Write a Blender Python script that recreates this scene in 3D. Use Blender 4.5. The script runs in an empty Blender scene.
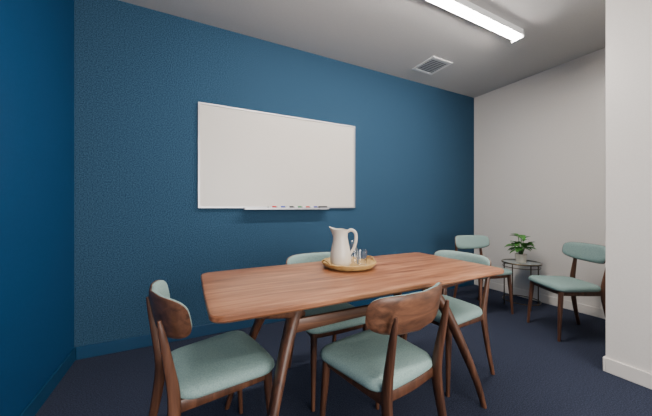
import bpy, bmesh, math, random
from mathutils import Vector, Matrix
random.seed(4)
D=bpy.data; C=bpy.context
COL=C.scene.collection

# ---------------- materials ----------------
def srgb(r,g,b):
    def f(c):
        c/=255
        return c/12.92 if c<=0.04045 else ((c+0.055)/1.055)**2.4
    return (f(r),f(g),f(b),1)
def mat(name,col,rough=.5,metal=0,**kw):
    m=D.materials.new(name); m.use_nodes=True
    b=m.node_tree.nodes['Principled BSDF']
    b.inputs['Base Color'].default_value=col
    b.inputs['Roughness'].default_value=rough
    b.inputs['Metallic'].default_value=metal
    for k,v in kw.items():
        b.inputs[k.replace('_',' ')].default_value=v
    return m
def textured(name,c1,c2,scale,rough=.8,bump=.2,dist=.002,detail=6,stretch=(1,1,1),lo=.3,hi=.7,coarse=0,spec=.5):
    m=mat(name,c1,rough); nt=m.node_tree; N=nt.nodes; L=nt.links
    b=N['Principled BSDF']; b.inputs['Specular IOR Level'].default_value=spec
    tc=N.new('ShaderNodeTexCoord'); mp=N.new('ShaderNodeMapping'); mp.inputs['Scale'].default_value=stretch
    nz=N.new('ShaderNodeTexNoise'); nz.inputs['Scale'].default_value=scale; nz.inputs['Detail'].default_value=detail
    nz.inputs['Roughness'].default_value=.65
    cr=N.new('ShaderNodeValToRGB'); cr.color_ramp.elements[0].position=lo; cr.color_ramp.elements[1].position=hi
    cr.color_ramp.elements[0].color=c1; cr.color_ramp.elements[1].color=c2
    bp=N.new('ShaderNodeBump'); bp.inputs['Strength'].default_value=bump; bp.inputs['Distance'].default_value=dist
    L.new(tc.outputs['Object'],mp.inputs[0]); L.new(mp.outputs[0],nz.inputs['Vector'])
    L.new(nz.outputs['Fac'],cr.inputs[0]); L.new(cr.outputs[0],b.inputs['Base Color'])
    L.new(nz.outputs['Fac'],bp.inputs['Height']); L.new(bp.outputs[0],b.inputs['Normal'])
    return m
def wood(name,c1,c2,c3,scale=1,rough=.4,axis='X'):
    m=mat(name,c1,rough); nt=m.node_tree; N=nt.nodes; L=nt.links; b=N['Principled BSDF']
    tc=N.new('ShaderNodeTexCoord'); mp=N.new('ShaderNodeMapping')
    s={'X':(1.2,14,14),'Z':(14,14,1.2)}[axis]
    mp.inputs['Scale'].default_value=[k*scale for k in s]
    nz=N.new('ShaderNodeTexNoise'); nz.inputs['Scale'].default_value=1.6; nz.inputs['Detail'].default_value=8; nz.inputs['Distortion'].default_value=.8
    nz.inputs['Roughness'].default_value=.62
    cr=N.new('ShaderNodeValToRGB'); e=cr.color_ramp.elements
    e[0].position=.32; e[0].color=c1; e[1].position=.68; e[1].color=c3
    x=e.new(.5); x.color=c2
    L.new(tc.outputs['Object'],mp.inputs[0]); L.new(mp.outputs[0],nz.inputs['Vector'])
    L.new(nz.outputs['Fac'],cr.inputs[0]); L.new(cr.outputs[0],b.inputs['Base Color'])
    bp=N.new('ShaderNodeBump'); bp.inputs['Strength'].default_value=.06; bp.inputs['Distance'].default_value=.002
    L.new(nz.outputs['Fac'],bp.inputs['Height']); L.new(bp.outputs[0],b.inputs['Normal'])
    return m

M_felt=textured('felt_blue',srgb(27,54,78),srgb(62,93,116),135,.95,.3,.002,detail=2,lo=.34,hi=.66,spec=.08)
M_bluepaint=textured('blue_paint',srgb(7,62,104),srgb(9,66,110),60,.4,.03,.001)
M_bluetrim=mat('blue_trim',srgb(18,62,94),.45)
M_white=textured('white_paint',srgb(226,220,213),srgb(232,226,219),90,.34,.10,.001)
M_whitetrim=mat('white_trim',srgb(228,222,215),.4)
M_ceil=textured('ceiling_paint',srgb(192,190,188),srgb(198,196,194),80,.9,.05,.001)
M_carpet=textured('navy_carpet',srgb(34,38,52),srgb(62,68,86),150,.97,.7,.004,detail=5,spec=.1,lo=.36,hi=.66)
M_top=wood('walnut_top',srgb(110,66,42),srgb(154,100,68),srgb(186,132,96),1,.34,'X')
M_wood=wood('walnut_frame',srgb(60,37,26),srgb(86,54,38),srgb(110,72,52),1.3,.4,'Z')
M_woodb=wood('walnut_back',srgb(72,46,32),srgb(102,67,48),srgb(128,86,62),1.5,.38,'X')
M_teal=textured('teal_upholstery',srgb(120,146,142),srgb(152,176,170),200,.88,.5,.002,detail=3,spec=.2)
M_board=mat('whiteboard_surface',srgb(214,207,198),.3)
M_alu=mat('aluminium',srgb(175,175,178),.35,.8)
M_ceramic=mat('ceramic_white',srgb(222,213,198),.25)
M_rattan=textured('rattan',srgb(160,120,64),srgb(214,178,112),120,.6,.4,.002,stretch=(1,1,4))
M_glass=mat('clear_glass',(1,1,1,1),.02,0,Transmission_Weight=1.0,IOR=1.45)
M_metal=mat('dark_brass',srgb(92,80,62),.35,.9)
M_marble=mat('tabletop_glass',srgb(150,160,158),.12,.1)
M_leaf=textured('leaf_green',srgb(40,100,34),srgb(88,156,62),30,.45,.1,.001)
M_stem=mat('stem_green',srgb(70,110,50),.6)
M_soil=mat('soil',srgb(48,36,28),.95)
M_grille=mat('vent_paint',srgb(225,225,225),.5)
M_dark=mat('vent_dark',srgb(110,110,112),.8)
def emis(name,s,col=(1,.94,.88,1)):
    m=mat(name,(1,1,1,1),.5); b=m.node_tree.nodes['Principled BSDF']
    b.inputs['Emission Color'].default_value=col; b.inputs['Emission Strength'].default_value=s
    return m
M_tube=emis('lamp_diffuser',112)

# ---------------- mesh helpers ----------------
def obj(name,bm,mats,parent=None,loc=(0,0,0),smooth=True,bevel=0,auto=35):
    bmesh.ops.recalc_face_normals(bm,faces=bm.faces)
    me=D.meshes.new(name); bm.to_mesh(me); bm.free()
    for m in (mats if isinstance(mats,(list,tuple)) else [mats]): me.materials.append(m)
    for p in me.polygons: p.use_smooth=smooth
    if smooth:
        try: me.set_sharp_from_angle(angle=math.radians(auto))
        except Exception: pass
    o=D.objects.new(name,me); COL.objects.link(o); o.location=loc
    if parent: o.parent=parent
    if bevel:
        b=o.modifiers.new('b','BEVEL'); b.width=bevel; b.segments=3; b.limit_method='ANGLE'
    return o
def box(bm,x0,x1,y0,y1,z0,z1,mi=0):
    v=[bm.verts.new((x,y,z)) for z in (z0,z1) for y in (y0,y1) for x in (x0,x1)]
    for f in ((0,1,3,2),(4,5,7,6),(0,1,5,4),(2,3,7,6),(0,2,6,4),(1,3,7,5)):
        q=bm.faces.new([v[i] for i in f]); q.material_index=mi
def boxobj(name,ext,m,parent=None,bevel=0,smooth=False):
    bm=bmesh.new(); box(bm,*ext); return obj(name,bm,m,parent,smooth=smooth,bevel=bevel)
def empty(name,loc=(0,0,0),rz=0):
    e=D.objects.new(name,None); COL.objects.link(e); e.location=loc; e.rotation_euler=(0,0,rz); e.empty_display_size=.1
    return e
def catmull(pts,n=8):
    P=[Vector(p) for p in pts]; Q=[P[0]*2-P[1]]+P+[P[-1]*2-P[-2]]; out=[]
    for i in range(1,len(Q)-2):
        for k in range(n):
            t=k/n; a,b,c,d=Q[i-1:i+3]
            out.append(.5*((2*b)+(c-a)*t+(2*a-5*b+4*c-d)*t*t+(3*b-a-3*c+d)*t**3))
    out.append(P[-1]); return out
def sweep(bm,pts,radii,n=8,seg=12,up=(0,0,1),mi=0,p=2.6,closed=False):
    if closed:
        path=[Vector(q) for q in pts]; rr=[radii[0]]*len(path)
    else:
        path=catmull(pts,n)
        R=catmull([(a,b,0) for a,b in radii],n); rr=[(q[0],q[1]) for q in R]
    rings=[]; upv=Vector(up); m=len(path)
    for i,c in enumerate(path):
        if closed: t=(path[(i+1)%m]-path[i-1]).normalized()
        else: t=(path[min(i+1,m-1)]-path[max(i-1,0)]).normalized()
        s=t.cross(upv)
        if s.length<1e-3: s=t.cross(Vector((0,1,0)))
        s.normalize(); w=s.cross(t).normalized()
        ring=[]
        for k in range(seg):
            a=2*math.pi*k/seg; ca,sa=math.cos(a),math.sin(a)
            x=math.copysign(abs(ca)**(2/p),ca)*rr[i][0]; y=math.copysign(abs(sa)**(2/p),sa)*rr[i][1]
            ring.append(bm.verts.new(c+s*x+w*y))
        rings.append(ring)
    for i in range(m if closed else m-1):
        A,B=rings[i],rings[(i+1)%m]
        for k in range(seg):
            f=bm.faces.new((A[k],A[(k+1)%seg],B[(k+1)%seg],B[k])); f.material_index=mi
    if not closed:
        bm.faces.new(rings[0]).material_index=mi; bm.faces.new(rings[-1]).material_index=mi
def lathe(bm,prof,seg=40,c=(0,0,0),mi=0,fn=None):
    rings=[]
    for r,z in prof:
        if r<1e-5: rings.append([bm.verts.new((c[0],c[1],c[2]+z))]); continue
        ring=[]
        for k in range(seg):
            a=2*math.pi*k/seg; x,y,zz=r*math.cos(a),r*math.sin(a),z
            if fn: x,y,zz=fn(x,y,zz,a)
            ring.append(bm.verts.new((c[0]+x,c[1]+y,c[2]+zz)))
        rings.append(ring)
    for A,B in zip(rings,rings[1:]):
        for k in range(seg):
            k2=(k+1)%seg
            if len(A)==1 and len(B)==1: continue
            if len(A)==1: f=bm.faces.new((A[0],B[k2],B[k]))
            elif len(B)==1: f=bm.faces.new((A[k],A[k2],B[0]))
            else: f=bm.faces.new((A[k],A[k2],B[k2],B[k]))
            f.material_index=mi
def rounded_outline(x0,x1,y0,y1,r,n=8,bow=0):
    pts=[]
    for cx,cy,a0 in ((x1-r,y1-r,0),(x0+r,y1-r,90),(x0+r,y0+r,180),(x1-r,y0+r,270)):
        for k in range(n+1):
            a=math.radians(a0+90*k/n); pts.append((cx+r*math.cos(a),cy+r*math.sin(a)))
    out=[]
    for i,p in enumerate(pts):
        q=pts[(i+1)%len(pts)]; out.append(p)
        d=math.hypot(q[0]-p[0],q[1]-p[1])
        if d>.1:
            for k in range(1,12): out.append((p[0]+(q[0]-p[0])*k/12,p[1]+(q[1]-p[1])*k/12))
    mx,my=(x0+x1)/2,(y0+y1)/2
    res=[]
    for x,y in out:
        u=(x-mx)/((x1-x0)/2); v=(y-my)/((y1-y0)/2)
        res.append((x+bow*.5*u*(1-v*v), y+bow*v*(1-u*u)))
    return res
def layered(bm,outline,layers,mi=0):
    cx=sum(p[0] for p in outline)/len(outline); cy=sum(p[1] for p in outline)/len(outline)
    w=max(p[0] for p in outline)-cx; h=max(p[1] for p in outline)-cy
    rings=[]
    for ins,z in layers:
        sx=(w-ins)/w; sy=(h-ins)/h
        rings.append([bm.verts.new((cx+(x-cx)*sx,cy+(y-cy)*sy,z)) for x,y in outline])
    n=len(outline)
    for A,B in zip(rings,rings[1:]):
        for k in range(n):
            bm.faces.new((A[k],A[(k+1)%n],B[(k+1)%n],B[k])).material_index=mi
    bm.faces.new(rings[0]).material_index=mi; bm.faces.new(rings[-1]).material_index=mi

# ---------------- room ----------------
XL,XR,XN=-.73,3.70,2.52; YN=-1.785; YB=-5.2; H=2.69
def quadwall(name,ext,m): return boxobj(name,ext,m)
quadwall('floor',(XL-.1,XR+.1,YB-.1,.1,-.1,0),M_carpet)
quadwall('ceiling',(XL-.1,XR+.1,YB-.1,.1,H,H+.1),M_ceil)
quadwall('wall_back',(XL,XR,0,.1,0,H),M_felt)
quadwall('wall_left',(XL-.1,XL,YB,.1,0,H),M_bluepaint)
quadwall('wall_right',(XR,XR+.1,YN,.1,0,H),M_white)
quadwall('wall_near_right',(XN,XR+.1,YB,YN,0,H),M_white)
bm=bmesh.new()
WX0,WX1,WZ0,WZ1=-.35,2.15,.3,2.4  # opening for the added window
box(bm,XL-.1,WX0,YB-.1,YB,0,H); box(bm,WX1,XR+.1,YB-.1,YB,0,H)
box(bm,WX0,WX1,YB-.1,YB,0,WZ0); box(bm,WX0,WX1,YB-.1,YB,WZ1,H)
obj('wall_front',bm,M_white,smooth=False)
wn=empty('added_window_1',(0,0,0))  # invented window behind the camera, added to frame the fill light
bm=bmesh.new()
for a in (WX0,(WX0+WX1)/2-.025,WX1-.05): box(bm,a,a+.05,YB-.08,YB-.02,WZ0,WZ1)
box(bm,WX0,WX1,YB-.08,YB-.02,WZ0,WZ0+.05); box(bm,WX0,WX1,YB-.08,YB-.02,WZ1-.05,WZ1)
obj('added_window_frame',bm,M_whitetrim,wn,smooth=False)
al=D.lights.new('fill_area_light','AREA'); al.shape='RECTANGLE'; al.size=WX1-WX0; al.size_y=WZ1-WZ0; al.energy=170; al.color=(1,.965,.92)  # unseen area light added to fill the room from behind
ao=D.objects.new('fill_area_light',al); COL.objects.link(ao); ao.location=((WX0+WX1)/2,YB-.12,(WZ0+WZ1)/2); ao.rotation_euler=(math.radians(90),0,0)
def base(name,ext,m): return boxobj(name,ext,m,bevel=.004,smooth=True)
bh=.095
base('baseboard_back',(XL+.012,XR-.012,-.012,0,0,bh),M_bluetrim)
base('baseboard_left',(XL,XL+.012,YB,0,0,bh),M_bluetrim)
base('baseboard_right',(XR-.012,XR,YN,0,0,bh),M_whitetrim)
base('baseboard_near_right',(XN-.012,XN,YB,YN+.0,0,bh),M_whitetrim)
base('baseboard_return',(XN-.012,XR-.012,YN,YN+.012,0,bh),M_whitetrim)

# ---------------- whiteboard ----------------
wb=empty('whiteboard',(0,0,0))
x0,x1,z0,z1=.083,1.655,1.10,2.000
boxobj('panel',(x0+.01,x1-.01,-.018,-.0005,z0+.01,z1-.01),M_board,wb)
bm=bmesh.new()
fw=.013
box(bm,x0,x1,-.026,-.001,z1-fw,z1); box(bm,x0,x1,-.026,-.001,z0,z0+fw)
box(bm,x0,x0+fw,-.026,-.001,z0+fw,z1-fw); box(bm,x1-fw,x1,-.026,-.001,z0+fw,z1-fw)
obj('frame',bm,M_alu,wb,smooth=False)
bm=bmesh.new()
box(bm,.46,1.30,-.085,-.0265,z0-.012,z0-.004); box(bm,.46,1.30,-.089,-.083,z0-.012,z0+.004)
box(bm,.46,1.30,-.03,-.001,z0-.014,z0-.0005)
obj('marker_tray',bm,M_alu,wb,smooth=False)
cols=[(200,40,40),(40,60,160),(30,30,34),(40,120,70),(190,70,60),(60,60,150)]
for i,c in enumerate(cols):
    bm=bmesh.new(); x=.68+i*.085
    sweep(bm,[(x,-.058,z0+.007),(x+.03,-.058,z0+.007)],[(.011,.011)]*2,n=1,seg=12,p=2,mi=0)
    sweep(bm,[(x+.03,-.058,z0+.008),(x+.072,-.058,z0+.008)],[(.012,.012)]*2,n=1,seg=12,p=2,mi=1)
    obj('marker_%d'%i,bm,[mat('marker_body_%d'%i,srgb(225,225,225),.4),mat('marker_cap_%d'%i,srgb(*c),.4)],wb)
boxobj('eraser',(1.20,1.285,-.078,-.035,z0-.004,z0+.02),mat('eraser_felt',srgb(50,50,58),.9),wb,bevel=.003)

# ---------------- linear ceiling lamp ----------------
def lamp(xa,xb,y,emat):
    e=empty('linear_ceiling_light',(0,0,0))
    bm=bmesh.new(); box(bm,xa,xb,y-.05,y+.05,H-.05,H-.0005)
    obj('housing',bm,mat('lamp_housing',srgb(225,225,225),.4),e,smooth=False,bevel=.004)
    bm=bmesh.new()
    n=12; sec=[(math.cos(math.pi*k/n)*.038,-math.sin(math.pi*k/n)*.020) for k in range(n+1)]
    A=[bm.verts.new((xa+.012,y+a,H-.05+b)) for a,b in sec]; B=[bm.verts.new((xb-.012,y+a,H-.05+b)) for a,b in sec]
    for k in range(n): bm.faces.new((A[k],A[k+1],B[k+1],B[k]))
    bm.faces.new(A); bm.faces.new(B); bm.faces.new((A[0],B[0],B[-1],A[-1]))
    obj('diffuser',bm,emat,e)
    for nm,xx in (('end_cap_1',xa),('end_cap_2',xb-.018)):
        boxobj(nm,(xx-.002,xx+.02,y-.054,y+.054,H-.078,H-.0005),mat('lamp_cap',srgb(170,170,170),.5),e,bevel=.003)
lamp(.24,2.68,-1.15,M_tube)
lamp(-.3,2.1,-3.7,emis('fill_lamp_diffuser',50))  # second lamp, added out of view behind the camera as fill

# ---------------- ceiling vent ----------------
v=empty('ceiling_air_vent',(2.44,-.38,H))
bm=bmesh.new(); s=.15
box(bm,-s,s,-s,-s+.03,-.012,-.0005); box(bm,-s,s,s-.03,s,-.012,-.0005)
box(bm,-s,-s+.03,-s+.03,s-.03,-.012,-.0005); box(bm,s-.03,s,-s+.03,s-.03,-.012,-.0005)
for k in range(9):
    y=-s+.032+k*.0275
    vs=[bm.verts.new(p) for p in ((-s+.03,y,-.011),(s-.03,y,-.011),(s-.03,y+.022,-.007),(-s+.03,y+.022,-.007))]
    bm.faces.new(vs)
obj('grille',bm,M_grille,v,smooth=False)
boxobj('duct',(-s+.02,s-.02,-s+.02,s-.02,-.002,-.0004),M_dark,v)

# ---------------- dining table ----------------
TX,TY=.865,-1.315
t=empty('dining_table',(TX,TY,0))
ZT=.752
bm=bmesh.new()
ol=rounded_outline(-.80,.765,-.345,.34,.045,bow=.008)
layered(bm,ol,[(.06,ZT-.036),(.02,ZT-.032),(.004,ZT-.024),(.0,ZT-.018),(.0,ZT-.005),(.003,ZT-.001),(.006,ZT)])
obj('tabletop',bm,M_top,t,auto=30)
LO=-.035
for i,(sx,sy) in enumerate(((-1,-1),(1,-1),(-1,1),(1,1))):
    bm=bmesh.new()
    P=[(.33,.10,.700),(.40,.14,.655),(.47,.20,.52),(.545,.265,.30),(.60,.30,.13),(.635,.315,.0)]
    P=[(x*sx+LO,y*sy,z) for x,y,z in P]
    sweep(bm,P,[(.024,.02),(.028,.036),(.022,.032),(.018,.026),(.015,.019),(.012,.014)],n=8,seg=14,up=(0,1,0))
    Q=[(.37,.13,.625),(.45,.17,.662),(.56,.225,.695),(.67,.27,.7155)]
    Q=[(x*sx+LO,y*sy,z) for x,y,z in Q]
    sweep(bm,Q,[(.02,.016),(.024,.026),(.022,.022),(.02,.005)],n=8,seg=14,up=(0,0,1))
    obj('leg_%d'%(i+1),bm,M_wood,t)
bm=bmesh.new()
for sx in (-1,1):
    sweep(bm,[(.35*sx+LO,-.15,.69),(.35*sx+LO,0,.695),(.35*sx+LO,.15,.69)],[(.026,.026)]*3,n=4,seg=12)
for sy in (-1,1):
    sweep(bm,[(-.44+LO,.178*sy,.60),(0+LO,.178*sy,.605),(.44+LO,.178*sy,.60)],[(.012,.03),(.012,.024),(.012,.03)],n=6,seg=12,p=4)
obj('under_frame',bm,M_woodb,t)

# ---------------- dining chair ----------------
def build_chair_parts():
    parts=[]
    bm=bmesh.new()
    ol=rounded_outline(-.22,.22,-.195,.215,.07)
    ol=[(x*(1+.10*(y/.21)),y+.012*(1-(x/.22)**2)*(1 if y>0 else -1)) for x,y in ol]
    layers=[(.03,.405),(.008,.41),(.0,.422),(.002,.436),(.010,.447),(.025,.454),(.055,.460),(.10,.463),(.15,.464)]
    layered(bm,ol,layers)
    parts.append(('seat',bm,M_teal,50))
    bm=bmesh.new()
    sweep(bm,[(-.19,.165,.392),(0,.175,.392),(.19,.165,.392)],[(.012,.022)]*3,n=4,seg=12,p=4)
    sweep(bm,[(-.165,-.185,.392),(0,-.195,.392),(.165,-.185,.392)],[(.012,.022)]*3,n=4,seg=12,p=4)
    for s in (-1,1):
        sweep(bm,[(.188*s,.175,.392),(.18*s,0,.388),(.168*s,-.2,.392)],[(.012,.022),(.012,.02),(.013,.024)],n=5,seg=12,p=4)
    parts.append(('seat_frame',bm,M_wood,35))
    k=1
    for s in (-1,1):
        bm=bmesh.new()
        sweep(bm,[(.190*s,.178,.405),(.194*s,.185,.30),(.203*s,.20,.12),(.208*s,.208,0)],[(.019,.019),(.018,.018),(.0135,.0135),(.011,.011)],n=6,seg=12,up=(0,1,0))
        parts.append(('leg_%d'%k,bm,M_wood,35)); k+=1
    for s in (-1,1):
        bm=bmesh.new()
        sweep(bm,[(.190*s,-.285,0),(.182*s,-.245,.16),(.174*s,-.212,.34),(.172*s,-.210,.44),(.176*s,-.230,.56),(.178*s,-.248,.655),(.176*s,-.260,.715)],
              [(.012,.014),(.014,.018),(.016,.024),(.016,.023),(.014,.018),(.012,.013),(.007,.007)],n=6,seg=12,up=(0,1,0))
        parts.append(('leg_%d'%k,bm,M_wood,35)); k+=1
    W=.268; HH=.080; ZC=.702; AA=.75
    def surf(u,v,off,w=W,hh=HH):
        ang=u*AA
        x=w/AA*math.sin(ang)*1.02
        y=-.250+ (w/AA)*(1-math.cos(ang))*.9
        z=ZC+v*hh*(1-.12*u*u)+.014*u*u
        y-=(z-ZC)*.22
        nrm=Vector((-math.sin(ang),math.cos(ang),.2)).normalized()
        return Vector((x,y,z))+nrm*off
    def pad(bm,w,hh,fb,ff):
        R=10; S=48
        for side in (0,1):
            prev=None
            for i in range(R+1):
                r=i/R
                if i==0:
                    ring=[bm.verts.new(surf(0,0,ff(0) if side else fb(0),w,hh))]
                elif i==R and side==1: ring=edge
                else:
                    ring=[]
                    for j in range(S):
                        a=2*math.pi*j/S; ca,sa=math.cos(a),math.sin(a)
                        rr=math.sin(r*math.pi/2)
                        u=math.copysign(abs(ca)**(.42),ca)*rr; vv=math.copysign(abs(sa)**(.55),sa)*rr
                        ring.append(bm.verts.new(surf(u,vv,ff(rr) if side else fb(rr),w,hh)))
                    if i==R: edge=ring
                if prev:
                    for j in range(S):
                        j2=(j+1)%S
                        if len(prev)==1: bm.faces.new((prev[0],ring[j],ring[j2]))
                        else: bm.faces.new((prev[j],ring[j],ring[j2],prev[j2]))
                prev=ring
    bm=bmesh.new(); pad(bm,W,HH,lambda r:-.010*(1-r**8)-.002,lambda r:.003)
    parts.append(('backrest_shell',bm,M_woodb,60))
    bm=bmesh.new(); pad(bm,W*.985,HH*.97,lambda r:.0035,lambda r:.004+.026*(1-r**5)**.5)
    parts.append(('backrest_pad',bm,M_teal,60))
    return parts
meshes=None
def chair(x,y,heading,sc=.91):
    global meshes
    e=empty('dining_chair',(x,y,0),math.radians(heading-90)); e.scale=(sc,sc,1)
    if meshes is None:
        meshes=[]
        for nm,bm,m,au in build_chair_parts():
            o=obj(nm,bm,m,e,auto=au); meshes.append((nm,o.data))
    else:
        for nm,me in meshes:
            o=D.objects.new(nm,me); COL.objects.link(o); o.parent=e
    return e
chair(.112,-1.295,12)       # left end
chair(.775,-1.59,99)      # near side
chair(.80,-1.04,-90)      # far side
chair(1.55,-1.29,180)     # right end
chair(2.88,-.68,-105)     # corner
chair(3.00,-1.36,150)     # right wall

# ---------------- tray, pitcher, glasses ----------------
tz=ZT+.0005
TRX,TRY=.855,-1.20
tr=empty('rattan_tray',(TRX,TRY,tz))
bm=bmesh.new()
lathe(bm,[(0,0),(.118,0),(.137,.006),(.152,.022),(.158,.03),(.152,.032),(.144,.026),(.130,.012),(.118,.008),(0,.008)],48)
obj('tray_body',bm,M_rattan,tr)
bm=bmesh.new()
for r,z,q in ((.156,.031,.0055),(.150,.020,.004),(.140,.011,.004)):
    n=72
    sweep(bm,[(r*math.cos(2*math.pi*k/n),r*math.sin(2*math.pi*k/n),z+.0015*math.sin(18*2*math.pi*k/n)) for k in range(n)],[(q,q)],closed=True,seg=8,p=2)
obj('woven_rim',bm,M_rattan,tr)
for s in (-1,1):
    bm=bmesh.new()
    a=[(math.cos(th)*.156*s,math.sin(th)*.156,.033+.016*math.sin((th+.35)/.7*math.pi)) for th in [-.35+.7*k/8 for k in range(9)]]
    sweep(bm,a,[(.004,.004)]*9,n=2,seg=8,p=2); obj('handle_%d'%(1 if s<0 else 2),bm,M_rattan,tr)

pz=tz+.0085
PX,PY=TRX-.056,TRY+.0
p=empty('ceramic_pitcher',(PX,PY,pz),math.radians(-38))
bm=bmesh.new()
def spout(x,y,z,a):
    k=max(0,(z-.165)/.045); k=min(k,1)
    d=math.cos(a-math.pi)
    w=max(0,d)**6
    return (x-.022*w*k, y, z+.014*w*k-.006*k*max(0,-d))
outer=[(0,0),(.046,0),(.055,.006),(.061,.03),(.061,.06),(.055,.10),(.045,.145),(.041,.172),(.043,.197),(.047,.216)]
inner=[(.044,.216),(.039,.195),(.037,.172),(.041,.145),(.050,.10),(.055,.06),(.054,.03),(.045,.01),(0,.008)]
lathe(bm,outer+inner,40,fn=spout)
obj('body',bm,M_ceramic,p,auto=60)
bm=bmesh.new()
sweep(bm,[(.040,0,.202),(.062,0,.212),(.086,0,.196),(.090,0,.155),(.078,0,.108),(.054,0,.072)],[(.008,.006),(.009,.006),(.009,.006),(.009,.006),(.008,.006),(.008,.007)],n=8,seg=12,up=(0,1,0),p=2)
obj('handle',bm,M_ceramic,p)
def tumbler(x,y,z,s=1,name='drinking_glass'):
    bm=bmesh.new()
    lathe(bm,[(0,0),(.027*s,0),(.029*s,.004),(.033*s,.09*s),(.0315*s,.09*s),(.0275*s,.008),(0,.007)],32)
    return obj(name,bm,M_glass,loc=(x,y,z),auto=50)
tumbler(TRX+.072,TRY-.028,pz)
bm=bmesh.new()
lathe(bm,[(0,0),(.030,0),(.033,.006),(.033,.05),(.027,.085),(.020,.105),(.023,.14),(.0215,.14),(.0185,.105),(.0255,.084),(.0315,.05),(.0315,.009),(0,.006)],32)
obj('glass_carafe',bm,M_glass,loc=(TRX+.062,TRY+.048,pz),auto=50)

# ---------------- side table + plant ----------------
SX,SY=3.38,-.80
st=empty('side_table',(SX,SY,0)); SH=.49; r=.185
bm=bmesh.new(); lathe(bm,[(0,SH-.012),(r-.008,SH-.012),(r-.008,SH-.004),(0,SH-.004)],48); obj('top',bm,M_marble,st)
def ring(bm,r,z,q):
    n=56; sweep(bm,[(r*math.cos(2*math.pi*k/n),r*math.sin(2*math.pi*k/n),z) for k in range(n)],[(q,q)],closed=True,seg=8,p=2)
bm=bmesh.new(); ring(bm,r,SH-.006,.008); ring(bm,r*.96,.06,.005); ring(bm,r*.96,SH-.05,.004)
for k in range(4):
    a=math.pi/4+k*math.pi/2+.2
    sweep(bm,[(r*.97*math.cos(a),r*.97*math.sin(a),0),(r*.97*math.cos(a),r*.97*math.sin(a),SH-.008)],[(.006,.006)]*2,n=1,seg=8,p=2)
obj('metal_frame',bm,M_metal,st)
pl=empty('potted_plant',(SX-.005,SY,SH-.0035))
bm=bmesh.new(); lathe(bm,[(0,0),(.042,0),(.048,.004),(.056,.085),(.058,.095),(.052,.095),(.049,.08),(0,.08)],32); obj('pot',bm,M_ceramic,pl)
bm=bmesh.new(); lathe(bm,[(0,.086),(.025,.085),(.0495,.081)],24); obj('soil',bm,M_soil,pl)
bml=bmesh.new(); bms=bmesh.new()
for i in range(40):
    a=i*2.399+random.uniform(-.2,.2); lean=random.uniform(.05,.75); L=random.uniform(.06,.20)*(1-.25*lean)
    d=Vector((math.cos(a),math.sin(a),0)); b0=d*.015+Vector((0,0,.082))
    tip=b0+d*L*lean*.6+Vector((0,0,L*(1.15-.5*lean)))
    mid=(b0+tip)/2+Vector((0,0,.015))-d*.005
    sweep(bms,[b0,mid,tip],[(.0022,.0022)]*3,n=4,seg=6,p=2)
    ll=random.uniform(.07,.10); lw=ll*.34; pitch=random.uniform(-.2,.9)-lean*.2
    f=(d*math.cos(pitch)+Vector((0,0,math.sin(pitch)))).normalized(); s=f.cross(Vector((0,0,1))).normalized(); n_=s.cross(f)
    rows=[]
    for k in range(9):
        t_=k/8; w=lw*math.sin(math.pi*t_**.75)**.8+.0005; c=tip+f*ll*t_-Vector((0,0,1))*.03*t_*t_
        rows.append([bml.verts.new(c+s*w*q+n_*abs(q)*w*.35) for q in (-1,-.5,0,.5,1)])
    for A,B in zip(rows,rows[1:]):
        for q in range(4): bml.faces.new((A[q],A[q+1],B[q+1],B[q]))
obj('stems',bms,M_stem,pl); obj('leaves',bml,M_leaf,pl,auto=80)

# ---------------- world & camera ----------------
w=D.worlds.new('World'); C.scene.world=w; w.use_nodes=True
w.node_tree.nodes['Background'].inputs[0].default_value=(.8,.85,.9,1); w.node_tree.nodes['Background'].inputs[1].default_value=1.0
cam=D.cameras.new('Camera'); co=D.objects.new('Camera',cam); COL.objects.link(co)
cam.sensor_width=36; cam.lens=276/652*36; cam.clip_start=.02
co.location=(0,-2.6,1.1); co.rotation_euler=(math.radians(90),0,math.radians(-26.7))
C.scene.camera=co
